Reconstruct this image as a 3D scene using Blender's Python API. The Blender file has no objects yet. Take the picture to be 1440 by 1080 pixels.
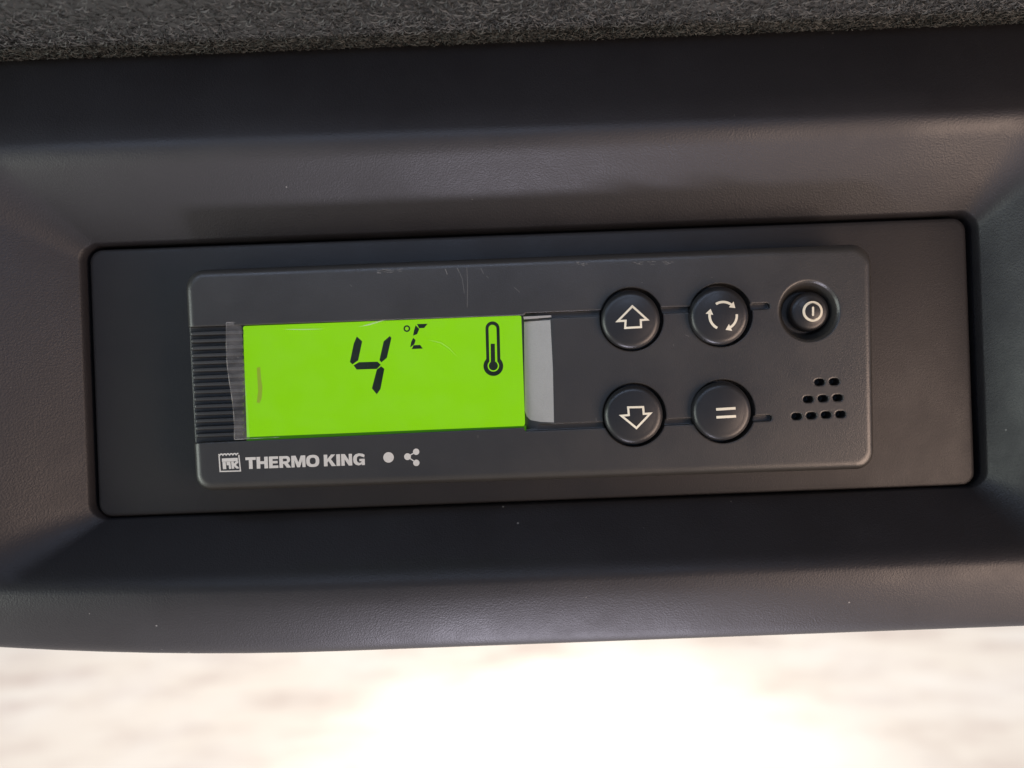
import bpy, bmesh, math, random
import numpy as np
from mathutils import Vector, Matrix
from mathutils.geometry import tessellate_polygon

random.seed(7)
rng = np.random.default_rng(7)
S = bpy.context.scene
COL = S.collection
PI = math.pi
MM = 0.001
EYE = 1.8            # the display panel hangs 1.8 m above the ground

# ------------------------------------------------------------------ camera
# working coordinates: millimetres, x right, d towards the viewer, z up, origin on the mounting panel
F_PX, DIST, ROLL = 1130.0, 212.0, math.radians(2.12)
def W(x, d, z):
    return Vector((x*MM, -d*MM, EYE + z*MM))
cam_data = bpy.data.cameras.new('camera')
cam = bpy.data.objects.new('camera', cam_data)
COL.objects.link(cam)
r_, u_, b_ = Vector((math.cos(ROLL), 0, -math.sin(ROLL))), Vector((math.sin(ROLL), 0, math.cos(ROLL))), Vector((0, -1, 0))
m = Matrix((r_, u_, b_)).transposed().to_4x4()
m.translation = W(0, DIST, 0)
cam.matrix_world = m
cam_data.sensor_width = 36
cam_data.lens = 36*F_PX/1440
cam_data.clip_start = 0.01
cam_data.clip_end = 500
cam_data.dof.use_dof = True
cam_data.dof.focus_distance = 0.200
cam_data.dof.aperture_fstop = 7.5
S.camera = cam

# ------------------------------------------------------------------ world, lamps, exposure
world = bpy.data.worlds.new('World')
S.world = world
world.use_nodes = True
bg = world.node_tree.nodes['Background']
bg.inputs[0].default_value = (0.38, 0.58, 1.0, 1)
bg.inputs[1].default_value = 0.42

def lamp(name, pos, aim, sx, sy, watts, colour):
    l = bpy.data.lights.new(name, 'AREA')
    l.shape = 'RECTANGLE'; l.size = sx; l.size_y = sy
    l.energy = watts; l.color = colour
    o = bpy.data.objects.new(name, l)
    COL.objects.link(o)
    o.location = pos
    o.rotation_euler = (aim - pos).to_track_quat('-Z', 'Y').to_euler()
    return o
# daylight bounced up from the ground below the console
lamp('daylight_from_below', W(20, 66, -420), W(0, 10, 40), 0.22, 0.04, 1.25, (0.87, 0.83, 1.0))
# side windows of the cab
lamp('daylight_right_window', W(340, 255, -165), W(60, 5, 0), 0.22, 0.34, 1.75, (1.0, 0.72, 0.56))
lamp('daylight_left_window', W(-480, 150, -90), W(-60, 5, 0), 0.25, 0.36, 1.4, (0.92, 1.0, 0.90))
# added fill lamp hung under the headliner, tints the recess floor blue
lamp('blue_fill', W(-30, 120, 90), W(0, 16, -45), 0.26, 0.03, 0.095, (0.55, 0.70, 1.0))
# open sky over the ground outside, and the sunlit spot on it
lamp('daylight_on_ground', Vector((0, 5.2, 7.0)), Vector((0, 4.8, 0)), 8, 5, 980, (1.0, 0.95, 0.85))
sp_ = bpy.data.lights.new('sunlit_spot', 'SPOT')
sp_.energy = 1150; sp_.spot_size = math.radians(32); sp_.spot_blend = .85; sp_.shadow_soft_size = .3; sp_.color = (1, .98, .93)
so_ = bpy.data.objects.new('sunlit_spot', sp_); COL.objects.link(so_)
so_.location = (.9, 6.2, 5.0)
so_.rotation_euler = (Vector((.22, 3.75, 0)) - so_.location).to_track_quat('-Z', 'Y').to_euler()

S.view_settings.view_transform = 'Standard'
S.view_settings.look = 'None'
S.view_settings.exposure = 0
S.view_settings.gamma = 1
S.view_settings.use_curve_mapping = False

# ------------------------------------------------------------------ materials
def new_mat(name):
    mt = bpy.data.materials.new(name)
    mt.use_nodes = True
    nt = mt.node_tree
    return mt, nt, nt.nodes['Principled BSDF']

def link(nt, a, b): nt.links.new(a, b)

def ramp(nt, src, stops):
    r = nt.nodes.new('ShaderNodeValToRGB')
    el = r.color_ramp.elements
    while len(el) < len(stops): el.new(0.5)
    for e, (p, c) in zip(el, stops):
        e.position = p
        e.color = (c, c, c, 1) if not isinstance(c, tuple) else c + (1,)
    link(nt, src, r.inputs[0])
    return r.outputs[0]

def noise(nt, co, scale, detail=3, rough=.55):
    n = nt.nodes.new('ShaderNodeTexNoise')
    n.inputs['Scale'].default_value = scale
    n.inputs['Detail'].default_value = detail
    n.inputs['Roughness'].default_value = rough
    link(nt, co, n.inputs['Vector'])
    return n.outputs['Fac']

def coords(nt): return nt.nodes.new('ShaderNodeTexCoord').outputs['Object']

def mixc(nt, fac, a, b):
    mx = nt.nodes.new('ShaderNodeMix'); mx.data_type = 'RGBA'
    if hasattr(fac, 'node'): link(nt, fac, mx.inputs[0])
    else: mx.inputs[0].default_value = fac
    for v, s in ((a, mx.inputs[6]), (b, mx.inputs[7])):
        if hasattr(v, 'node'): link(nt, v, s)
        else: s.default_value = tuple(v) + (1,)
    return mx.outputs[2]

def math_node(nt, op, a, b=None):
    n = nt.nodes.new('ShaderNodeMath'); n.operation = op
    for i, v in enumerate((a, b)):
        if v is None: continue
        if hasattr(v, 'node'): link(nt, v, n.inputs[i])
        else: n.inputs[i].default_value = v
    return n.outputs[0]

def plastic(name, col, rough=0.5, grain=0.0006, bump=0.00012, spec=0.4, bevel=0.0, dust=0.0, leather=False, dust_cell=0.007):
    """moulded plastic: grain bump, uneven sheen, a few dust specks, rounded edges"""
    mt, nt, p = new_mat(name)
    co = coords(nt)
    big = noise(nt, co, 28, 4)
    fine = noise(nt, co, 2200, 2)
    base = mixc(nt, ramp(nt, big, [(.3, 0.0), (.7, 1.0)]), [c*.90 for c in col], [c*1.10 for c in col])
    base = mixc(nt, math_node(nt, 'MULTIPLY', fine, .3), base, [c*1.5 for c in col])
    if dust > 0:
        v = nt.nodes.new('ShaderNodeTexVoronoi'); v.inputs['Scale'].default_value = 1/dust_cell
        # speck edges wobble so that they are lint rather than dots
        link(nt, co, v.inputs['Vector'])
        sep = nt.nodes.new('ShaderNodeSeparateColor'); link(nt, v.outputs['Color'], sep.inputs[0])
        few = math_node(nt, 'LESS_THAN', sep.outputs[0], 0.42)
        size = math_node(nt, 'MULTIPLY', math_node(nt, 'POWER', sep.outputs[1], 3.0), 0.05)
        size = math_node(nt, 'ADD', size, 0.014)
        tiny = math_node(nt, 'LESS_THAN', v.outputs['Distance'], size)
        base = mixc(nt, math_node(nt, 'MULTIPLY', math_node(nt, 'MULTIPLY', few, tiny), dust), base, (.32, .31, .29))
    link(nt, base, p.inputs['Base Color'])
    rr = ramp(nt, noise(nt, co, 45, 6, .65), [(.3, max(rough-.08, .05)), (.7, rough+.08)])
    link(nt, rr, p.inputs['Roughness'])
    p.inputs['Specular IOR Level'].default_value = spec
    b = nt.nodes.new('ShaderNodeBump')
    b.inputs['Distance'].default_value = bump
    b.inputs['Strength'].default_value = 1.0
    if leather:
        v = nt.nodes.new('ShaderNodeTexVoronoi'); v.inputs['Scale'].default_value = 1/grain
        v.feature = 'SMOOTH_F1'; v.inputs['Smoothness'].default_value = .35
        dist = nt.nodes.new('ShaderNodeVectorMath'); dist.operation = 'ADD'
        nz = nt.nodes.new('ShaderNodeTexNoise'); nz.inputs['Scale'].default_value = .6/grain
        link(nt, co, nz.inputs['Vector'])
        sc = nt.nodes.new('ShaderNodeVectorMath'); sc.operation = 'SCALE'
        link(nt, nz.outputs['Color'], sc.inputs[0]); sc.inputs['Scale'].default_value = grain*.9
        link(nt, co, dist.inputs[0]); link(nt, sc.outputs[0], dist.inputs[1])
        link(nt, dist.outputs[0], v.inputs['Vector'])
        h = math_node(nt, 'ADD', v.outputs['Distance'], math_node(nt, 'MULTIPLY', noise(nt, co, .9/grain, 3), .6))
    else:
        h = noise(nt, co, 1/grain, 3)
    link(nt, h, b.inputs['Height'])
    if bevel > 0:
        bv = nt.nodes.new('ShaderNodeBevel'); bv.samples = 8
        bv.inputs['Radius'].default_value = bevel
        link(nt, bv.outputs[0], b.inputs['Normal'])
    link(nt, b.outputs[0], p.inputs['Normal'])
    return mt

M = {}
M['housing'] = plastic('black_grained_plastic', (.0185, .0172, .0188), .50, .00045, .00004, .55, 0, .6, True, .005)
M['panel'] = plastic('black_panel_plastic', (.019, .0170, .0170), .48, .00035, .00004, .44, 0, .5)
M['face'] = plastic('charcoal_face_plastic', (.034, .032, .0290), .34, .0003, .00004, .78, .0006, .8)
M['button'] = plastic('black_button_rubber', (.016, .016, .0165), .36, .0003, .00002, .65, 0, .5, False, .004)
M['rib'] = plastic('black_rib_plastic', (.034, .034, .034), .36, .0004, .00002, .5, .0002)
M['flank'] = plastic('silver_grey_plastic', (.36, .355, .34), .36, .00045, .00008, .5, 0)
M['print'] = plastic('pale_print', (.62, .61, .57), .6, .0004, .00001, .3)
M['icon'] = plastic('cream_print', (.74, .71, .57), .6, .0004, .00001, .3)
M['segment'] = plastic('dark_lcd_segment', (.006, .016, .010), .5, .0004, 0.0, .2)
M['scratch'] = plastic('scuffed_plastic', (.15, .15, .145), .6, .0004, .00002, .3)

def lcd_mat(name, col, strength):
    mt, nt, p = new_mat(name)
    co = coords(nt)
    p.inputs['Base Color'].default_value = (.03, .07, .004, 1)
    p.inputs['Roughness'].default_value = .35
    p.inputs['Specular IOR Level'].default_value = .12
    n1 = noise(nt, co, 9, 2)
    n2 = noise(nt, co, 5000, 1)
    c = mixc(nt, ramp(nt, n1, [(.35, 0.), (.65, 1.)]), [x*.92 for x in col], [x*1.05 for x in col])
    c = mixc(nt, math_node(nt, 'MULTIPLY', n2, .12), c, [x*.75 for x in col])
    link(nt, c, p.inputs['Emission Color'])
    p.inputs['Emission Strength'].default_value = strength
    return mt
M['lcd'] = lcd_mat('backlit_green_lcd', (.232, .61, .001), .97)
M['lcd_edge'] = lcd_mat('green_lcd_edge', (.05, .25, .003), .45)

def film_mat(lo=.004, hi=.018, name='clear_film'):
    mt, nt, p = new_mat(name)
    out = nt.nodes['Material Output']
    tr = nt.nodes.new('ShaderNodeBsdfTransparent'); tr.inputs[0].default_value = (.985, .99, .985, 1)
    p.inputs['Base Color'].default_value = (.8, .8, .78, 1)
    p.inputs['Roughness'].default_value = .16
    p.inputs['Specular IOR Level'].default_value = .6
    co = coords(nt)
    b = nt.nodes.new('ShaderNodeBump'); b.inputs['Distance'].default_value = .0005
    b.inputs['Strength'].default_value = .4
    link(nt, noise(nt, co, 90, 3), b.inputs['Height']); link(nt, b.outputs[0], p.inputs['Normal'])
    fr = ramp(nt, noise(nt, co, 160, 4), [(.35, lo), (.7, hi)])
    mx = nt.nodes.new('ShaderNodeMixShader')
    link(nt, fr, mx.inputs[0]); link(nt, tr.outputs[0], mx.inputs[1]); link(nt, p.outputs[0], mx.inputs[2])
    link(nt, mx.outputs[0], out.inputs['Surface'])
    return mt
M['film'] = film_mat()
M['film_tab'] = film_mat(  .04, .17, 'film_end_glare')  # whiter mix paints in the glare on the lifted left end
def film_edge_mat():
    mt, nt, p = new_mat('film_cut_edge')
    p.inputs['Base Color'].default_value = (.7, .7, .68, 1)
    p.inputs['Roughness'].default_value = .25
    out = nt.nodes['Material Output']
    tr = nt.nodes.new('ShaderNodeBsdfTransparent')
    mx = nt.nodes.new('ShaderNodeMixShader')
    fr = ramp(nt, noise(nt, coords(nt), 120, 3), [(.4, .12), (.65, .55)])
    link(nt, fr, mx.inputs[0]); link(nt, tr.outputs[0], mx.inputs[1]); link(nt, p.outputs[0], mx.inputs[2])
    link(nt, mx.outputs[0], out.inputs['Surface'])
    return mt
M['film_edge'] = film_edge_mat()

def fabric_mat():
    mt, nt, p = new_mat('grey_headliner_felt')
    co = coords(nt)
    g = nt.nodes.new('ShaderNodeNewGeometry')
    n1 = noise(nt, co, 330, 4, .65)
    c = mixc(nt, ramp(nt, n1, [(.35, 0.), (.65, 1.)]), (.007, .0075, .007), (.052, .054, .051))
    rnd = g.outputs['Random Per Island']
    c2 = mixc(nt, ramp(nt, rnd, [(.0, 0.), (1., 1.)]), (.003, .0035, .0035), (.17, .172, .163))
    c = mixc(nt, .6, c, c2)
    link(nt, c, p.inputs['Base Color'])
    p.inputs['Roughness'].default_value = .85
    p.inputs['Specular IOR Level'].default_value = .2
    return mt
M['fabric'] = fabric_mat()

def ground_mat(name, a, b, c):
    mt, nt, p = new_mat(name)
    co = coords(nt)
    mp = nt.nodes.new('ShaderNodeMapping'); mp.inputs['Scale'].default_value = (.9, 1.7, 1)
    mp.inputs['Rotation'].default_value = (0, 0, math.radians(-14))
    link(nt, co, mp.inputs['Vector'])
    n1 = noise(nt, mp.outputs[0], 1.5, 5, .62)
    n2 = noise(nt, co, 1.1, 4, .6)
    col = mixc(nt, ramp(nt, n1, [(.46, 0.), (.66, 1.)]), a, b)
    col = mixc(nt, ramp(nt, n2, [(.45, 0.), (.65, .7)]), col, c)
    col = mixc(nt, math_node(nt, 'MULTIPLY', noise(nt, co, 60, 3), .25), col, b)
    link(nt, col, p.inputs['Base Color'])
    p.inputs['Roughness'].default_value = .9
    return mt
M['ground'] = ground_mat('pale_paving', (.66, .585, .50), (.50, .41, .35), (.71, .655, .59))

# ------------------------------------------------------------------ builders
def at(px, py, d):
    """a photo measurement turned into millimetres on the plane d mm in front of the mounting panel"""
    k = (DIST - d)/F_PX
    cx, cy = (px - 720)*k, (540 - py)*k
    c, s = math.cos(ROLL), math.sin(ROLL)
    return (cx*c + cy*s, -cx*s + cy*c)
def z2(off, sc):
    return lambda x, y: (off[0] + x/sc, off[1] + y/sc)

class MB:
    def __init__(s): s.v = []; s.f = []; s.mi = []
    def add(s, verts, faces, mi=0):
        n = len(s.v); s.v += [tuple(q) for q in verts]
        s.f += [tuple(i + n for i in f) for f in faces]; s.mi += [mi]*len(faces)
    def loft(s, loops, cap0=True, cap1=True, closed=True, mi=0):
        n = len(loops[0]); vs = [q for L in loops for q in L]; fs = []
        for k in range(len(loops)-1):
            for i in range(n if closed else n-1):
                j = (i+1) % n
                fs.append((k*n+i, k*n+j, (k+1)*n+j, (k+1)*n+i))
        if cap0: fs.append(tuple(reversed(range(n))))
        if cap1: fs.append(tuple((len(loops)-1)*n + i for i in range(n)))
        s.add(vs, fs, mi)
    def prism(s, outer, d0, d1, holes=(), mi=0):
        """polygon (x,z) from depth d0 to d1; either may be a function of (x,z)"""
        f0 = d0 if callable(d0) else (lambda x, z: d0)
        f1 = d1 if callable(d1) else (lambda x, z: d1)
        rings = [list(outer)] + [list(h) for h in holes]
        flat = [q for r in rings for q in r]
        tris = tessellate_polygon([[Vector((x, z, 0)) for x, z in r] for r in rings])
        n = len(flat)
        vs = [(x, f0(x, z), z) for x, z in flat] + [(x, f1(x, z), z) for x, z in flat]
        fs = [tuple(i + n for i in t) for t in tris] + [tuple(reversed(t)) for t in tris]
        o = 0
        for r in rings:
            k = len(r)
            for i in range(k):
                j = (i+1) % k
                fs.append((o+i, o+j, o+j+n, o+i+n))
            o += k
        s.add(vs, fs, mi)
    def stroke(s, pts, w, d0, d1, closed=False):
        n = len(pts); L = []; R = []
        for i in range(n):
            p = Vector(pts[i])
            a = Vector(pts[i-1]) if (closed or i > 0) else None
            b = Vector(pts[(i+1) % n]) if (closed or i < n-1) else None
            ta = (p-a).normalized() if a is not None else (b-p).normalized()
            tb = (b-p).normalized() if b is not None else ta
            na, nb = Vector((-ta.y, ta.x)), Vector((-tb.y, tb.x))
            mt = (na+nb)
            mt = mt.normalized() if mt.length > 1e-6 else na
            k = w/2/max(.35, mt.dot(na))
            L.append(tuple(p + mt*k)); R.append(tuple(p - mt*k))
        f0 = d0 if callable(d0) else (lambda x, z: d0)
        f1 = d1 if callable(d1) else (lambda x, z: d1)
        loops = [[(l[0], f0(*l), l[1]), (l[0], f1(*l), l[1]), (q[0], f1(*q), q[1]), (q[0], f0(*q), q[1])] for l, q in zip(L, R)]
        if closed: loops.append(loops[0])
        s.loft(loops, cap0=not closed, cap1=not closed)
    def build(s, name, mat, parent=None, smooth=None, recalc=True):
        me = bpy.data.meshes.new(name)
        org = parent['_o'] if parent is not None and '_o' in parent else None
        ox = Vector(org) if org is not None else Vector((0, 0, 0))
        me.from_pydata([tuple(W(*q) - ox) for q in s.v], [], s.f)
        mats = mat if isinstance(mat, (list, tuple)) else [mat]
        for mm in mats: me.materials.append(mm)
        if len(mats) > 1: me.polygons.foreach_set('material_index', s.mi)
        if recalc:
            bm = bmesh.new(); bm.from_mesh(me)
            bmesh.ops.recalc_face_normals(bm, faces=bm.faces)
            bm.to_mesh(me); bm.free()
        if smooth is not None:
            me.polygons.foreach_set('use_smooth', [True]*len(me.polygons))
            me.set_sharp_from_angle(angle=math.radians(smooth))
        o = bpy.data.objects.new(name, me); COL.objects.link(o)
        if parent is not None:
            o.parent = parent; o['_o'] = tuple(ox)
        return o

def area(p): return sum(p[i][0]*p[(i+1) % len(p)][1] - p[(i+1) % len(p)][0]*p[i][1] for i in range(len(p)))/2

def thing(name, label, cat, loc):
    o = bpy.data.objects.new(name, None); COL.objects.link(o)
    o.empty_display_size = .02
    o.location = loc; o['_o'] = tuple(loc)
    o['label'] = label; o['category'] = cat
    return o

def circle(c, r, n=48, a0=0.0): return [(c[0] + r*math.cos(a0 + 2*PI*i/n), c[1] + r*math.sin(a0 + 2*PI*i/n)) for i in range(n)]

def round_quad(q, r, n=10):
    """quad (counter-clockwise corners) with rounded corners; r a number or four"""
    rs = r if isinstance(r, (list, tuple)) else [r]*4
    out = []
    for i in range(4):
        p, a, b = Vector(q[i]), Vector(q[i-1]), Vector(q[(i+1) % 4])
        ua, ub = (a-p).normalized(), (b-p).normalized()
        ang = ua.angle(ub); t = rs[i]/math.tan(ang/2)
        c = p + (ua+ub).normalized()*(rs[i]/math.sin(ang/2))
        s0, s1 = p + ua*t - c, p + ub*t - c
        a0 = math.atan2(s0.y, s0.x); a1 = math.atan2(s1.y, s1.x)
        while a1 < a0: a1 += 2*PI
        for k in range(n+1):
            th = a0 + (a1-a0)*k/n
            out.append((c.x + rs[i]*math.cos(th), c.y + rs[i]*math.sin(th)))
    return out

def capsule(c, w, h, ang=0.0, n=8):
    r = h/2; out = []
    for sgn, a0 in ((1, -PI/2), (-1, PI/2)):
        for k in range(n+1):
            t = a0 + PI*k/n
            out.append((sgn*(w/2-r) + r*math.cos(t), r*math.sin(t)))
    ca, sa = math.cos(ang), math.sin(ang)
    return [(c[0] + x*ca - y*sa, c[1] + x*sa + y*ca) for x, y in out]

# ------------------------------------------------------------------ the setting
def sheet(name, pts, z, mat):
    me = bpy.data.meshes.new(name)
    me.from_pydata([(x, y, z) for x, y in pts], [], [tuple(range(len(pts)))])
    me.materials.append(mat)
    o = bpy.data.objects.new(name, me); COL.objects.link(o)
    o['kind'] = 'structure'
    return o
sheet('ground', [(-150, -150), (150, -150), (150, 150), (-150, 150)], 0, M['ground'])

# ------------------------------------------------------------------ the console
console = thing('overhead_console', 'black grained plastic overhead console with a deep rectangular recess', 'console', W(0, -40, -66))
NC, NS = 14, 24
def con_loop(P):
    L, R, T, B, r, dT, dB, dL, dR, bend = P
    pts = []
    def bow(x, z):   # the lower left of the console sweeps upwards
        if x < -45: z += bend*((-45 - x)/90)**2
        return z
    corner = [((R-r, B+r), -PI/2, dB, dR), ((R-r, T-r), 0, dR, dT), ((L+r, T-r), PI/2, dT, dL), ((L+r, B+r), PI, dL, dB)]
    for i, (c, a0, da, db) in enumerate(corner):
        for k in range(NC+1):
            t = k/NC; a = a0 + t*PI/2
            x, z = c[0] + r*math.cos(a), c[1] + r*math.sin(a)
            s = t*t*(3-2*t)
            pts.append([x, da*(1-s) + db*s, z, (1-s if i == 0 else s if i == 3 else 0)])
        nx = corner[(i+1) % 4]
        a1 = nx[1]
        e = (nx[0][0] + r*math.cos(a1), nx[0][1] + r*math.sin(a1))
        p = pts[-1]
        x0, d0, z0, w0 = p
        wn = 1 if i == 3 else 0
        for k in range(1, NS):
            t = k/NS
            pts.append([x0 + (e[0]-x0)*t, db, z0 + (e[1]-z0)*t, 1 if i == 3 else 0])
    return [(x, d, bow(x, z) if w > .01 and True else z) if w >= .99 else (x, d, z + (bow(x, z)-z)*w) for x, d, z, w in pts]
def lerp(a, b, t): return [x + (y-x)*t for x, y in zip(a, b)]
#        L       R      T      B      r   dT   dB   dL   dR  bend
deep  = [-111.1, 122.8, 40.2, -31.42, 4.2, -8, -8, -8, -8, 0]
rim   = [-111.4, 123.3, 40.4, -31.45, 4.4, 1.2, -.25, 1.2, 1.2, 0]
fold  = [-135.0, 136.0, 60.6, -47.0, 13., 19.5, 19, 19.5, 18, 2.5]
outer = [-172.0, 176.0, 92.5, -65.8, 30., 2.5, 10.6, 6, 6, 4.5]
mid_  = [-152.0, 154.0, 75.0, -57.0, 22., 12.2, 15.6, 14, 13, 3.6]
under = [-175.0, 179.0, 96.0, -67.3, 32., -6, 2, -6, -6, 4.5]
back  = [-175.0, 179.0, 97.0, -65.0, 32., -70, -70, -70, -70, 4.5]
ctrl = [deep, rim, lerp(rim, fold, .07), lerp(rim, fold, .3), lerp(rim, fold, .62), lerp(rim, fold, .95), lerp(fold, mid_, .35),
        lerp(fold, mid_, .8), lerp(mid_, outer, .3), lerp(mid_, outer, .85), lerp(outer, under, .25), lerp(outer, under, .7), under, lerp(under, back, .2), back]
for _ in range(3):
    new = [ctrl[0]]
    for a, b in zip(ctrl, ctrl[1:]): new += [lerp(a, b, .25), lerp(a, b, .75)]
    ctrl = new + [ctrl[-1]]
hb = MB()
hb.loft([con_loop(P) for P in ctrl], cap0=True, cap1=True)
hb.build('housing', M['housing'], console, smooth=60)

pb = MB()
q = [(-110.4, -31.2), (121.4, -31.2), (121.4, 39.6), (-110.4, 39.6)]
def inset(q, e): return [(q[0][0]+e, q[0][1]+e), (q[1][0]-e, q[1][1]+e), (q[2][0]-e, q[2][1]-e), (q[3][0]+e, q[3][1]-e)]
def ring(q, e, d, r): return [(x, d, z) for x, z in round_quad(inset(q, e), r)]
pb.loft([ring(q, 0, -7, 3.6), ring(q, 0, -1.2, 3.6), ring(q, .12, -.6, 3.5), ring(q, .4, -.22, 3.2), ring(q, .8, -.05, 2.9), ring(q, 1.3, 0, 2.5)])
pb.build('mounting_panel', M['panel'], console, smooth=25)

# ------------------------------------------------------------------ the controller
ctl = thing('temperature_controller', 'charcoal temperature controller with glowing green display and round black buttons', 'controller', W(0, 0, -30))
FD = 11.0                                   # faceplate surface
fq = [at(273, 692, FD), at(1233, 660, FD), at(1228, 341, FD), at(257, 379, FD)]
def fring(e, d, rs):
    return [(x, d, z) for x, z in round_quad(inset(fq, e), [max(.4, r - e*.6) for r in rs], 12)]
RS = [4.2, 4.6, 5.0, 4.8]
fb = MB()
arc = [(2.3*(1-math.cos(a)), 8.9 + 2.1*math.sin(a)) for a in np.linspace(0, PI/2, 11)]
fb.loft([fring(-.25, -.5, RS), fring(-.1, 3, RS)] + [fring(e, d, RS) for e, d in arc])
face = fb.build('faceplate', M['face'], ctl)

BTN = {'up': (888.3, 449), 'cycle': (1013.8, 443.2), 'down': (892.2, 583.6), 'equal': (1017.2, 578.6)}
def cutter(mb):
    o = mb.build('cutter', M['face'])
    for v in o.data.vertices: v.co -= Vector(ctl['_o'])
    o.location = Vector(ctl['_o'])
    return o
cutters = []
# display recess, open at the left, its right end a slope
RD = 8.6
c = MB()
tl, bl = at(240, 460.5, FD), at(240, 624.5, FD)
trf, brf = at(737, 440, FD), at(738, 606, FD)
trs, brs = at(778, 441.5, FD), at(780, 599, FD)
def ext(p, q, t): return (p[0] + (q[0]-p[0])*t, p[1] + (q[1]-p[1])*t)
top_over, bot_over = ext(trf, trs, 1.3), ext(brf, brs, 1.3)
A = [(tl[0], RD, tl[1]), (trf[0], RD, trf[1]), (trs[0], FD, trs[1]), (top_over[0], FD + .74, top_over[1]), (tl[0], FD + .74, tl[1])]
B = [(bl[0], RD, bl[1]), (brf[0], RD, brf[1]), (brs[0], FD, brs[1]), (bot_over[0], FD + .74, bot_over[1]), (bl[0], FD + .74, bl[1])]
c.loft([A, B])
cutters.append(cutter(c))
# grooves linking the buttons
c = MB()
for (x0, y0, x1, y1) in ((737, 444.6, 1083, 430.2), (737, 602.5, 1086, 587.6)):
    p, q2 = at(x0, y0, FD), at(x1, y1, FD)
    ctr = ((p[0]+q2[0])/2, (p[1]+q2[1])/2)
    c.prism(capsule(ctr, math.dist(p, q2), 1.55, math.atan2(q2[1]-p[1], q2[0]-p[0])), FD - 1.3, FD + 1)
cutters.append(cutter(c))
# button wells
c = MB()
for k, p in BTN.items(): c.prism(circle(at(*p, FD), 7.95, 72), FD - 4, FD + 1)
cutters.append(cutter(c))
# conical well of the power button
zp = z2((1050, 330), 2.7)
pw = at(*zp(238, 290), FD)
c = MB()
prof = [(5.4, FD-5.0), (5.9, FD-4.2), (6.6, FD-2.2), (7.15, FD-.7), (7.75, FD), (9.0, FD+1.2)]
c.loft([[(x, d, z) for x, z in circle(pw, r, 64)] for r, d in prof])
cutters.append(cutter(c))
# sounder slots
c = MB()
slots = [(277, 560), (333, 558), (234, 625), (290, 622), (346, 619), (190, 690), (246, 687), (302, 684), (357, 682)]
for sx, sy in slots: c.prism(capsule(at(*zp(sx, sy), FD), 2.75, 1.75, .0, 6), FD - 4, FD + 1)
cutters.append(cutter(c))
for o in cutters:
    mod = face.modifiers.new('cut', 'BOOLEAN'); mod.object = o; mod.operation = 'DIFFERENCE'; mod.solver = 'EXACT'
    mod.use_self = True
dg = bpy.context.evaluated_depsgraph_get(); dg.update()
nm = bpy.data.meshes.new_from_object(face.evaluated_get(dg))
face.modifiers.clear(); old = face.data; face.data = nm; nm.name = 'faceplate'; bpy.data.meshes.remove(old)
for o in cutters:
    me = o.data; bpy.data.objects.remove(o); bpy.data.meshes.remove(me)
nm.polygons.foreach_set('use_smooth', [False]*len(nm.polygons))

# ribs at the left of the display
rb = MB()
NR = 15
for i in range(NR):
    t = (i + .5)/NR
    y = 464 + (618 - 464)*t
    xl = 264.5 + 9.0*t
    a, b = at(xl, y, FD), at(340.5, y - 2.6, FD)
    hw = .60
    prof = [(-hw, RD-.3), (-hw*.92, FD-.95), (-hw*.6, FD-.5), (0, FD-.42), (hw*.6, FD-.5), (hw*.92, FD-.95), (hw, RD-.3)]
    loops = []
    for f, drop in ((0, 1.0), (.008, .45), (.03, .1), (.06, 0), (1, 0)):
        x = a[0] + (b[0]-a[0])*f; z = a[1] + (b[1]-a[1])*f
        loops.append([(x, min(d, d - drop) if d > RD else d, z + dz) for dz, d in prof])
    rb.loft(loops)
rb.build('ribbed_grip', M['rib'], ctl, smooth=50)

# backlit display
LD = 10.25
lq = [at(346.5, 617.5, LD), at(738.5, 601, LD), at(733, 443.5, LD), at(341, 458.5, LD)]
db = MB()
db.prism(round_quad(lq, [.5, 1.2, .5, .5], 5), RD - .2, LD - .4)
disp = db.build('display', M['lcd'], ctl)
# thickness of the screen showing along its lower edge
eb = MB()
e0, e1 = at(346, 614.8, LD), at(740, 598.8, LD)
e2, e3 = at(740, 606.0, LD), at(346.5, 621.0, LD)
eb.prism([e3, e2, e1, e0], RD - .2, LD - .3)
eb.build('screen_edge', M['lcd_edge'], disp)

z3 = z2((460, 430), 4.235)
SD = LD - .4
def L3(pts): return [at(*z3(x, y), SD) for x, y in pts]
seg = MB()
for s in ([(177, 183), (209, 212), (185, 325), (151, 349), (136, 335), (159, 225)],
          [(374, 180), (383, 192), (356, 310), (323, 337), (312, 323), (337, 212)],
          [(158, 355), (190, 336), (300, 333), (320, 351), (297, 376), (176, 380)],
          [(322, 360), (341, 376), (318, 495), (296, 527), (267, 492), (296, 380)]):
    seg.prism(L3(s), SD - .1, SD + .06)
seg.build('digit', M['segment'], disp)
dgr = MB()
cc = at(*z3(475, 136), SD); k3 = (DIST-SD)/F_PX/4.235
dgr.prism(circle(cc, 20*k3, 32), SD - .1, SD + .06, [circle(cc, 11*k3, 32)])
dgr.build('degree_symbol', M['segment'], disp)
ub = MB()
for s in ([(535, 109), (599, 107), (578, 132), (548, 134)], [(527, 116), (549, 138), (536, 169), (512, 178), (517, 150)],
          [(513, 191), (527, 205), (520, 229), (495, 248), (501, 215)], [(515, 235), (554, 233), (570, 255), (504, 258)]):
    ub.prism(L3(s), SD - .1, SD + .06)
ub.build('unit_letter', M['segment'], disp)

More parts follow.
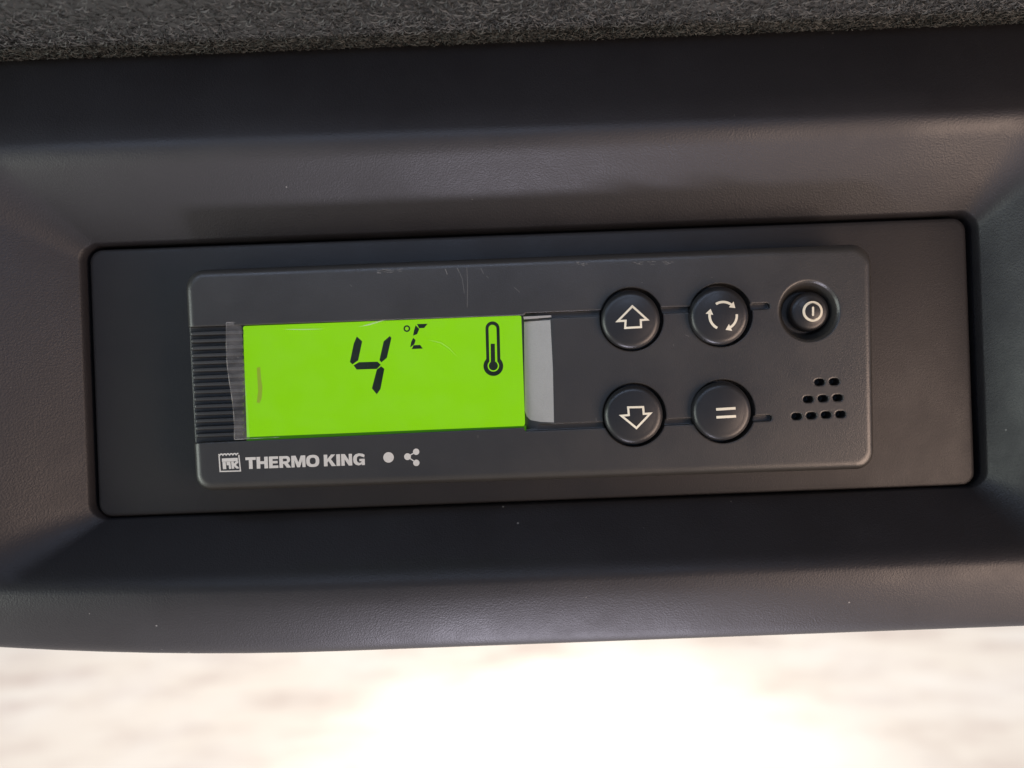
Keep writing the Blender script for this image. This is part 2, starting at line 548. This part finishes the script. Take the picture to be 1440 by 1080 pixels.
def thermo_shape(cx0, top, w, cx1, cyb, rb_, n=20):
    """stem with round top joined to a bulb, in zoomed photo pixels"""
    pts = []
    dy = math.sqrt(max(rb_*rb_ - (w/2)**2, 0)); a = math.asin(min(1, (w/2)/rb_))
    for k in range(n+1):
        t = PI - PI*k/n
        pts.append((cx0 + w/2*math.cos(t), top + w/2 - w/2*math.sin(t)))
    for k in range(2*n+1):
        t = -PI/2 + a + (2*PI - 2*a)*k/(2*n)
        pts.append((cx1 + rb_*math.cos(t), cyb + rb_*math.sin(t)))
    return pts
tb = MB()
tb.prism(L3(thermo_shape(985, 93, 84, 990, 359, 59)), SD - .1, SD + .06)
tb.prism(L3(thermo_shape(985, 113, 47, 990, 358, 34)), SD - .1, SD + .09, mi=1)
tb.prism(L3(thermo_shape(986, 113, 35, 990, 358, 27)), SD - .1, SD + .12)
tb.prism(L3([(967, 132), (971, 120), (979, 114), (991, 114), (1000, 120), (1004, 132), (1006, 226), (967, 226)]), SD - .1, SD + .15, mi=1)
for xa in (967, 999):
    tb.prism(L3([(xa, 222), (xa+7, 222), (xa+8, 334), (xa+2, 334)]), SD - .1, SD + .16, mi=1)
tb.build('thermometer_icon', [M['segment'], M['lcd']], disp)
sb = MB()
sp = [(361, 517), (366, 516), (367, 530), (369, 545), (368, 560), (365, 567), (361, 566), (363, 550), (362, 533)]
sb.prism([at(x, y, SD) for x, y in sp], SD - .1, SD + .03)
mt, nt, p = new_mat('brown_glue_mark')
p.inputs['Base Color'].default_value = (.10, .13, .01, 1); p.inputs['Emission Color'].default_value = (.16, .26, .004, 1); p.inputs['Emission Strength'].default_value = .9
sb.build('smudge', mt, disp)

# silver slope at the right end of the display
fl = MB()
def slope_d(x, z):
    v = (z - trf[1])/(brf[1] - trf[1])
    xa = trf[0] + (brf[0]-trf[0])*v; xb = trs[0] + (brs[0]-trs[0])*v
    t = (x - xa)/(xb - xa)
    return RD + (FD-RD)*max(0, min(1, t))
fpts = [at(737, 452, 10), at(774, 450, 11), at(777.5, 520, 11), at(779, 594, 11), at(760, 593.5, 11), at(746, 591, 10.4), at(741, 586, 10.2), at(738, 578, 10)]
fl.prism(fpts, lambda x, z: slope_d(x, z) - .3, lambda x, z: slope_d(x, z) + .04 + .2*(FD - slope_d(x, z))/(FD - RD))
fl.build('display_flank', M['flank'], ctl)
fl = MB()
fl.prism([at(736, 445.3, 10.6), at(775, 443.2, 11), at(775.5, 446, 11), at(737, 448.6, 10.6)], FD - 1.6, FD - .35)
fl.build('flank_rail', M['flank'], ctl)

# protective film lying over the display, its left end lifting off
fm = MB()
NX, NZ = 60, 24
fc = [at(330, 618, FD), at(739, 600, FD), at(734, 442.5, FD), at(317.5, 453.5, FD)]
grid = []
for j in range(NZ+1):
    for i in range(NX+1):
        u, v = i/NX, j/NZ
        x = (fc[0][0]*(1-v) + fc[3][0]*v)*(1-u) + (fc[1][0]*(1-v) + fc[2][0]*v)*u
        z = (fc[0][1]*(1-u) + fc[1][1]*u)*(1-v) + (fc[3][1]*(1-u) + fc[2][1]*u)*v
        if u < .06: x += .35*math.sin(v*7)*(1-u/.06)
        d = LD + .08 + .05*math.sin(u*9 + v*3) + .9*max(0, .07-u)/.07*1.1 + .35*max(0, v-.93)/.07*math.sin(u*14)**2
        grid.append((x, d, z))
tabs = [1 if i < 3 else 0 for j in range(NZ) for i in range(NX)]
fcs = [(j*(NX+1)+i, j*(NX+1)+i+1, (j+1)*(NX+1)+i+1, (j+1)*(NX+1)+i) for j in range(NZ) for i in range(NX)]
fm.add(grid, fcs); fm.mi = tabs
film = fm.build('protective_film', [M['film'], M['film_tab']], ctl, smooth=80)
fe = MB()
def tube(pts, r, mb, n=6):
    loops = []
    for i, p in enumerate(pts):
        a, b = Vector(pts[max(i-1, 0)]), Vector(pts[min(i+1, len(pts)-1)])
        t = (b-a).normalized(); s1 = t.cross(Vector((0, 1, 0))).normalized(); s2 = t.cross(s1)
        rr = r*(.6 + .4*math.sin(i*1.7))
        loops.append([tuple(Vector(p) + s1*rr*math.cos(2*PI*k/n) + s2*rr*math.sin(2*PI*k/n)) for k in range(n)])
    mb.loft(loops)
tube([grid[NZ*(NX+1)+i] for i in range(NX+1)], .11, fe)
tube([grid[j*(NX+1)] for j in range(NZ+1)], .07, fe)
tube([grid[i] for i in range(10)], .10, fe)
def fg(u, v):
    x, d, z = grid[round(v*NZ)*(NX+1) + round(u*NX)]
    return (x, d + .05, z)
def crease(pts, r):
    k = []
    for i in range(len(pts)-1): k += [ext(pts[i], pts[i+1], q/5) for q in range(5)]
    k.append(pts[-1])
    n_ = len(k)
    cr = MB(); loops = []
    for i, (px, py) in enumerate(k):
        x, z = at(px, py, LD)
        ww = r*math.sin(PI*(i+.5)/n_)
        loops.append([(x - ww*.2, LD - .02, z - ww), (x, LD + .16 + ww*.5, z), (x + ww*.2, LD - .02, z + ww)])
    cr.loft(loops)
    cr.build('crease', M['film_edge'], film, smooth=80)
crease([(505, 459.5), (520, 456), (533, 452), (546, 448.5)], .22)
crease([(400, 463), (425, 463.2), (455, 462.5)], .12)
crease([(602, 478), (620, 482), (632, 490), (643, 502)], .10)
fe.build('cut_edge', M['film_edge'], film, smooth=80)

# buttons
def dome(c, r, top, drop): return lambda x, z: top - drop*(((x-c[0])**2 + (z-c[1])**2)/(r*r))
def make_button(px, r, top, drop, low, name='button'):
    c = at(*px, top)
    prof = [(r, low), (r, top-1.9)]
    prof += [(r - 1.7*(1-math.cos(a)), top - 1.9 + 1.4*math.sin(a)) for a in [i*PI/2/7 for i in range(1, 8)]]
    rin, din = prof[-1]
    D = dome(c, rin, top, top - din)
    rings = [[(x, d, z) for x, z in circle(c, rr, 64)] for rr, d in prof]
    rings += [[(x, D(x, z), z) for x, z in circle(c, rin*f, 64)] for f in (.9, .75, .6, .45, .3, .15, .04)]
    mb = MB(); mb.loft(rings)
    return mb.build(name, M['button'], ctl, smooth=50), D
z4 = z2((800, 380), 4.153)
TOP = 13.8
btn = {}
for k, px in BTN.items(): btn[k] = make_button(px, 7.25, TOP, .0, FD - 4)
for k_, l_ in (('up', 'round button with an outlined up arrow'), ('down', 'round button with an outlined down arrow'), ('cycle', 'round button with three circling arrows'), ('equal', 'round button with an equals sign')):
    btn[k_][0]['label'] = l_
def icon(name, mb_fn, D, parent):
    mb = MB(); mb_fn(mb, lambda x, z: D(x, z) - .15, lambda x, z: D(x, z) + .09)
    return mb.build(name, M['icon'], parent)
def P4(pts): return [at(*z4(x, y), TOP) for x, y in pts]
def dens(pts, closed=True, n=3):
    out = []; m_ = len(pts)
    for i in range(m_ if closed else m_-1):
        a, b = pts[i], pts[(i+1) % m_]
        out += [ext(a, b, k/n) for k in range(n)]
    if not closed: out.append(pts[-1])
    return out
k4 = (DIST-TOP)/F_PX/4.153
icon('up_arrow', lambda mb, a, b: mb.stroke(dens(P4([(371, 210), (458, 288), (420, 291), (422, 332), (329, 337), (331, 295), (286, 297)])), 12*k4, a, b, True), btn['up'][1], btn['up'][0])
icon('down_arrow', lambda mb, a, b: mb.stroke(dens(P4([(346, 801), (434, 799), (437, 839), (476, 837), (395, 922), (307, 850), (350, 846)])), 12*k4, a, b, True), btn['down'][1], btn['down'][0])
def eq(mb, a, b):
    for p, q2 in (((860, 813), (974, 806)), ((862, 859), (977, 853))):
        s, e = at(*z4(*p), TOP), at(*z4(*q2), TOP)
        mb.stroke(dens([s, e], False, 8), 15*k4, a, b)
icon('equals_sign', eq, btn['equal'][1], btn['equal'][0])
def cyc(mb, a, b):
    cx, cy, r = 902, 265, 80
    for a0, a1 in ((122, 50), (6, -62), (-116, -190)):
        arc = [(cx + r*math.cos(math.radians(t)), cy - r*math.sin(math.radians(t))) for t in np.linspace(a0, a1, 12)]
        mb.stroke(P4(arc), 14*k4, a, b)
        t = math.radians(a1); e = arc[-1]
        tx, ty = math.sin(t), math.cos(t)                   # direction of travel (clockwise), y down
        nx, ny = -ty, tx
        mb.prism(P4([(e[0] - nx*23 - tx*6, e[1] - ny*23 - ty*6), (e[0] + tx*26, e[1] + ty*26), (e[0] + nx*21 - tx*6, e[1] + ny*21 - ty*6)]), a, b)
icon('cycle_arrows', cyc, btn['cycle'][1], btn['cycle'][0])
# power button: small knob in its well
PT = 9.8
pwb, PD = make_button(zp(246, 290), 5.0, PT, 0, FD - 5.5, 'power_button')
def pow_(mb, a, b):
    c0 = at(*zp(252, 291), PT); kk = (DIST-PT)/F_PX/2.7
    mb.prism(circle(c0, 39*kk, 48), a, b, [circle(c0, 30*kk, 48)])
    mb.prism(capsule(c0, 36*kk, 8*kk, PI/2 - .04), a, b)
icon('power_symbol', pow_, PD, pwb)

# ------------------------------------------------------------------ printed lettering
z2_ = z2((240, 540), 3.789)
PH0, PH1 = FD - .1, FD + .035
def letter(ch, w):
    """bold grotesque capitals in a box w wide, 1 high: list of (outer, holes)"""
    s, t = .31, .24
    if ch == 'T': return [([(0, 1), (0, 1-t), (w/2-s/2, 1-t), (w/2-s/2, 0), (w/2+s/2, 0), (w/2+s/2, 1-t), (w, 1-t), (w, 1)], [])]
    if ch == 'H': return [([(0, 0), (s, 0), (s, .38), (w-s, .38), (w-s, 0), (w, 0), (w, 1), (w-s, 1), (w-s, .62), (s, .62), (s, 1), (0, 1)], [])]
    if ch == 'E': return [([(0, 0), (w, 0), (w, .22), (s, .22), (s, .40), (w*.93, .40), (w*.93, .61), (s, .61), (s, .78), (w, .78), (w, 1), (0, 1)], [])]
    if ch == 'I': return [([(0, 0), (w, 0), (w, 1), (0, 1)], [])]
    if ch == 'K': return [([(0, 0), (s, 0), (s, .32), (s+.10, .43), (w-.36, 0), (w+.02, 0), (w*.60, .60), (w-.02, 1), (w-.38, 1), (s, .62), (s, 1), (0, 1)], [])]
    if ch == 'N': return [([(0, 0), (s*.92, 0), (s*.92, .55), (w-s, 0), (w, 0), (w, 1), (w-s*.92, 1), (w-s*.92, .46), (s, 1), (0, 1)], [])]
    if ch == 'M': return [([(0, 0), (s*.88, 0), (s*.88, .60), (w/2-.12, 0), (w/2+.12, 0), (w-s*.88, .60), (w-s*.88, 0), (w, 0), (w, 1), (w-.38, 1), (w/2, .42), (.38, 1), (0, 1)], [])]
    def sup(cx, cy, rx, ry, n=36, e=.78):
        o = []
        for k in range(n):
            a = 2*PI*k/n; ca, sa = math.cos(a), math.sin(a)
            o.append((cx + rx*math.copysign(abs(ca)**e, ca), cy + ry*math.copysign(abs(sa)**e, sa)))
        return o
    if ch == 'O': return [(sup(w/2, .5, w/2, .52), [sup(w/2, .5, w/2-s, .28)])]
    if ch == 'R':
        out = [(0, 0), (s, 0), (s, .33), (s+.10, .33), (w-.34, 0), (w+.02, 0), (w-.24, .40), (w-.10, .50), (w-.04, .62), (w-.04, .74), (w-.10, .90), (w-.22, .98), (w-.34, 1), (0, 1)]
        return [(out, [[(s, .55), (s, .78), (w-.36, .78), (w-.31, .73), (w-.31, .60), (w-.36, .55)]])]
    if ch == 'G':
        o = [(w, .88), (w*.82, .98), (w*.5, 1.02), (w*.22, .95), (w*.05, .78), (0, .5), (w*.05, .22), (w*.22, .05), (w*.46, -.02), (w*.62, .02), (w*.72, .1), (w*.75, 0), (w, 0), (w, .54), (w*.54, .54), (w*.54, .34), (w*.72, .34),
             (w*.70, .25), (w*.55, .2), (w*.42, .24), (w*.33, .36), (w*.32, .5), (w*.34, .66), (w*.44, .78), (w*.6, .8), (w*.74, .74), (w*.96, .66)]
        return [(o, [])]
spans = [('T', 398, 453), ('H', 457, 517), ('E', 523, 572), ('R', 578, 638), ('M', 642, 717), ('O', 721, 791), ('K', 815, 878), ('I', 882, 902), ('N', 908, 966), ('G', 971, 1033)]
lb = MB()
for ch, x0, x1 in spans:
    hgt = 62.0
    for out, holes in letter(ch, (x1-x0)/hgt):
        def pl(pts):
            res = []
            for x, y in pts:
                X = x0 + x*hgt
                base = 453 - (X-398)/(1033-398)*21.5
                res.append(at(*z2_(X + (1-y)*2.2, base - y*hgt), FD))
            return res
        lb.prism(pl(out), PH0, PH1, [pl(h) for h in holes])
lb.build('lettering', M['print'], ctl)
gb = MB()
def G(pts): return [at(*z2_(x, y), FD) for x, y in pts]
# framed emblem with a wavy top
k2 = (DIST-FD)/F_PX/3.789
wave = [(255 + 106*i/18, 377 - 4*i/18 + (3.5 if i % 3 == 1 else -3)) for i in range(19)]
gb.stroke(G([(258, 382), (264, 466), (372, 463), (363, 378)]), 6.5*k2, PH0, PH1)
gb.stroke(G(wave), 6.5*k2, PH0, PH1 + .01)
gb.prism(G([(273, 397), (357, 393), (358, 411), (274, 415)]), PH0, PH1)
gb.prism(G([(276, 416), (293, 415), (297, 453), (279, 454)]), PH0, PH1)
gb.prism(G([(297, 415), (318, 414), (322, 452), (312, 453), (309, 432), (299, 433)]), PH0, PH1)
gb.prism(G([(322, 414), (336, 413), (337, 424), (348, 412), (360, 411.5), (361, 418), (347, 431), (363, 444), (364, 450), (352, 451), (338, 438), (339, 451), (326, 452)]), PH0, PH1)
gb.build('emblem', M['print'], ctl)
ib = MB(); ib.prism(circle(at(*z2_(1161, 391), FD), 28*k2, 32), PH0, PH1)
ib.build('indicator_dot', M['print'], ctl)
ib = MB()
nodes = [(1262, 387, 18), (1308, 361, 17), (1309, 420, 17)]
for x, y, r in nodes: ib.prism(circle(at(*z2_(x, y), FD), r*k2, 24), PH0, PH1)
for x, y, r in nodes[1:]: ib.stroke(G([nodes[0][:2], (x, y)]), 6*k2, PH0, PH1 - .01)
ib.build('share_icon', M['print'], ctl)

# scuffs along the top of the faceplate
sc = MB()
def scr(pts, w): sc.stroke([at(x, y, FD) for x, y in pts], w, FD - .05, FD + .012)
scr([(656.5, 376), (657.5, 400), (657, 432)], .10)
scr([(645, 380), (650, 392), (653, 412)], .09)
scr([(626, 378), (629, 386)], .18)
scr([(643, 377), (646, 383)], .16)
for _ in range(26):
    x = random.uniform(528, 562); y = 382 - (x-528)*.05 + random.uniform(-2.5, 2.5)
    scr([(x, y), (x + random.uniform(2, 7), y + random.uniform(-1, .6))], random.uniform(.05, .12))
for _ in range(20):
    x = random.uniform(890, 945); y = 370 - (x-890)*.03 + random.uniform(-2, 2.5)
    scr([(x, y), (x + random.uniform(2, 6), y + random.uniform(-1, .6))], random.uniform(.05, .13))
for _ in range(7):
    x = random.uniform(806, 830); y = 371 + random.uniform(-2, 2)
    scr([(x, y), (x + random.uniform(2, 5), y + random.uniform(-1.5, 1.5))], random.uniform(.06, .16))
for x, y, dx, dy in ((676, 377, 4, 8), (684, 388, 3, 3), (723, 404, 8, 7), (947, 484, .5, 3), (964, 471, 5, 2), (838, 588, .5, 4), (672, 612, .3, 4), (1180, 507, 2, -1), (1000, 390, 2, 0), (492, 400, 3, 3), (902, 397, 2, 1)):
    scr([(x, y), (x+dx, y+dy)], .09)
sc.build('scuff_marks', M['scratch'], face)

# ------------------------------------------------------------------ headliner
prof = [(-30, 97.5), (-10, 97.2), (-3, 95.5), (0, 92.5), (2.5, 89.9), (6, 88.2), (12, 87.4), (22, 87.2), (42, 88.3), (80, 92), (160, 99), (320, 108), (600, 112)]
def prof_at(t):
    i = min(int(t), len(prof)-2); f = t - i
    p0, p1, p2, p3 = (prof[max(0, min(len(prof)-1, k))] for k in (i-1, i, i+1, i+2))
    return tuple(.5*((2*b) + (c_-a)*f + (2*a-5*b+4*c_-d_)*f*f + (-a+3*b-3*c_+d_)*f**3) for a, b, c_, d_ in zip(p0, p1, p2, p3))
NXH, NTH = 160, 96
X = np.linspace(-420, 420, NXH+1)
T = np.linspace(0, len(prof)-1, NTH+1)
hv, hf = [], []
PR = [prof_at(t) for t in T]
for d, z in PR:
    for x in X: hv.append((x, d, z + .25*math.sin(x*.05 + d*.08) + random.uniform(-.12, .12)))
for j in range(NTH):
    for i in range(NXH): hf.append((j*(NXH+1)+i, j*(NXH+1)+i+1, (j+1)*(NXH+1)+i+1, (j+1)*(NXH+1)+i))
nb = len(hv)
# upper face, so that the lining is a panel with thickness
top_off = [(x, d, z + 6.5) for x, d, z in hv]
hv += top_off
hf += [tuple(reversed([k + nb for k in f])) for f in hf]
for j in range(NTH):
    a, b = j*(NXH+1), (j+1)*(NXH+1)
    hf += [(a, b, b+nb, a+nb), (a+NXH, a+NXH+nb, b+NXH+nb, b+NXH)]
e = NTH*(NXH+1)
for i in range(NXH): hf += [(i, i+nb, i+1+nb, i+1), (e+i, e+i+1, e+i+1+nb, e+i+nb)]
# curly felt fibres
NF = 75000
fx = rng.uniform(-165, 165, NF)
ft = 2.2 + 6.3*rng.random(NF)**1.0
PRf = np.array([prof_at(t) for t in np.linspace(0, len(prof)-1, 1201)])
fi = ft/(len(prof)-1)*1200
base = np.stack([np.interp(fi, np.arange(1201), PRf[:, k]) for k in (0, 1)], 1)
tang = np.stack([np.interp(np.minimum(fi+2, 1200), np.arange(1201), PRf[:, k]) - np.interp(np.maximum(fi-2, 0), np.arange(1201), PRf[:, k]) for k in (0, 1)], 1)
tang /= np.linalg.norm(tang, axis=1)[:, None]
norm = np.stack([tang[:, 1], -tang[:, 0]], 1)      # (d, z), pointing down and out of the felt
Pb = np.stack([fx, base[:, 0], base[:, 1]], 1)
N3 = np.stack([np.zeros(NF), norm[:, 0], norm[:, 1]], 1)
T3 = np.stack([np.zeros(NF), tang[:, 0], tang[:, 1]], 1)
U3 = np.tile([1., 0, 0], (NF, 1))
th = rng.uniform(0, 2*PI, NF)[:, None]
lay = (U3*np.cos(th) + T3*np.sin(th))
perp = (-U3*np.sin(th) + T3*np.cos(th))
ln = rng.uniform(.9, 2.6, NF)[:, None]
w = rng.uniform(.06, .15, NF)[:, None]
h0 = rng.uniform(-.1, .35, NF)[:, None]
lift = rng.uniform(.0, .55, NF)[:, None]
curl = rng.normal(0, .35, NF)[:, None]
p0 = Pb + N3*h0 - lay*ln*.5
p1 = Pb + N3*(h0 + lift) + perp*curl*.6
p2 = Pb + N3*(h0 + lift*.4) + lay*ln*.5 + perp*curl
wv = perp*w + N3*w*.6
fv = np.stack([p0 - wv*.5, p0 + wv*.5, p1 - wv, p1 + wv, p2 - wv*.5, p2 + wv*.5], 1).reshape(-1, 3)
o0 = len(hv)
allv = np.concatenate([np.array(hv), fv])
idx = o0 + np.arange(NF)*6
q1 = np.stack([idx, idx+1, idx+3, idx+2], 1); q2_ = np.stack([idx+2, idx+3, idx+5, idx+4], 1)
allf = np.concatenate([np.array(hf), q1, q2_])
org = W(0, 100, 99)
me = bpy.data.meshes.new('headliner')
wv3 = np.stack([allv[:, 0]*MM - org.x, -allv[:, 1]*MM - org.y, EYE + allv[:, 2]*MM - org.z], 1)
me.vertices.add(len(wv3)); me.vertices.foreach_set('co', wv3.ravel())
me.loops.add(allf.size); me.loops.foreach_set('vertex_index', allf.ravel().astype(np.int32))
me.polygons.add(len(allf)); me.polygons.foreach_set('loop_start', np.arange(len(allf), dtype=np.int32)*4)
me.polygons.foreach_set('use_smooth', np.ones(len(allf), dtype=bool))
me.update(); me.validate()
me.materials.append(M['fabric'])
hl = bpy.data.objects.new('headliner', me); COL.objects.link(hl)
hl.location = org
hl['label'] = 'fuzzy grey felt headliner with rounded edge above the black console'
hl['category'] = 'headliner'

for o in S.objects:
    if '_o' in o: del o['_o']
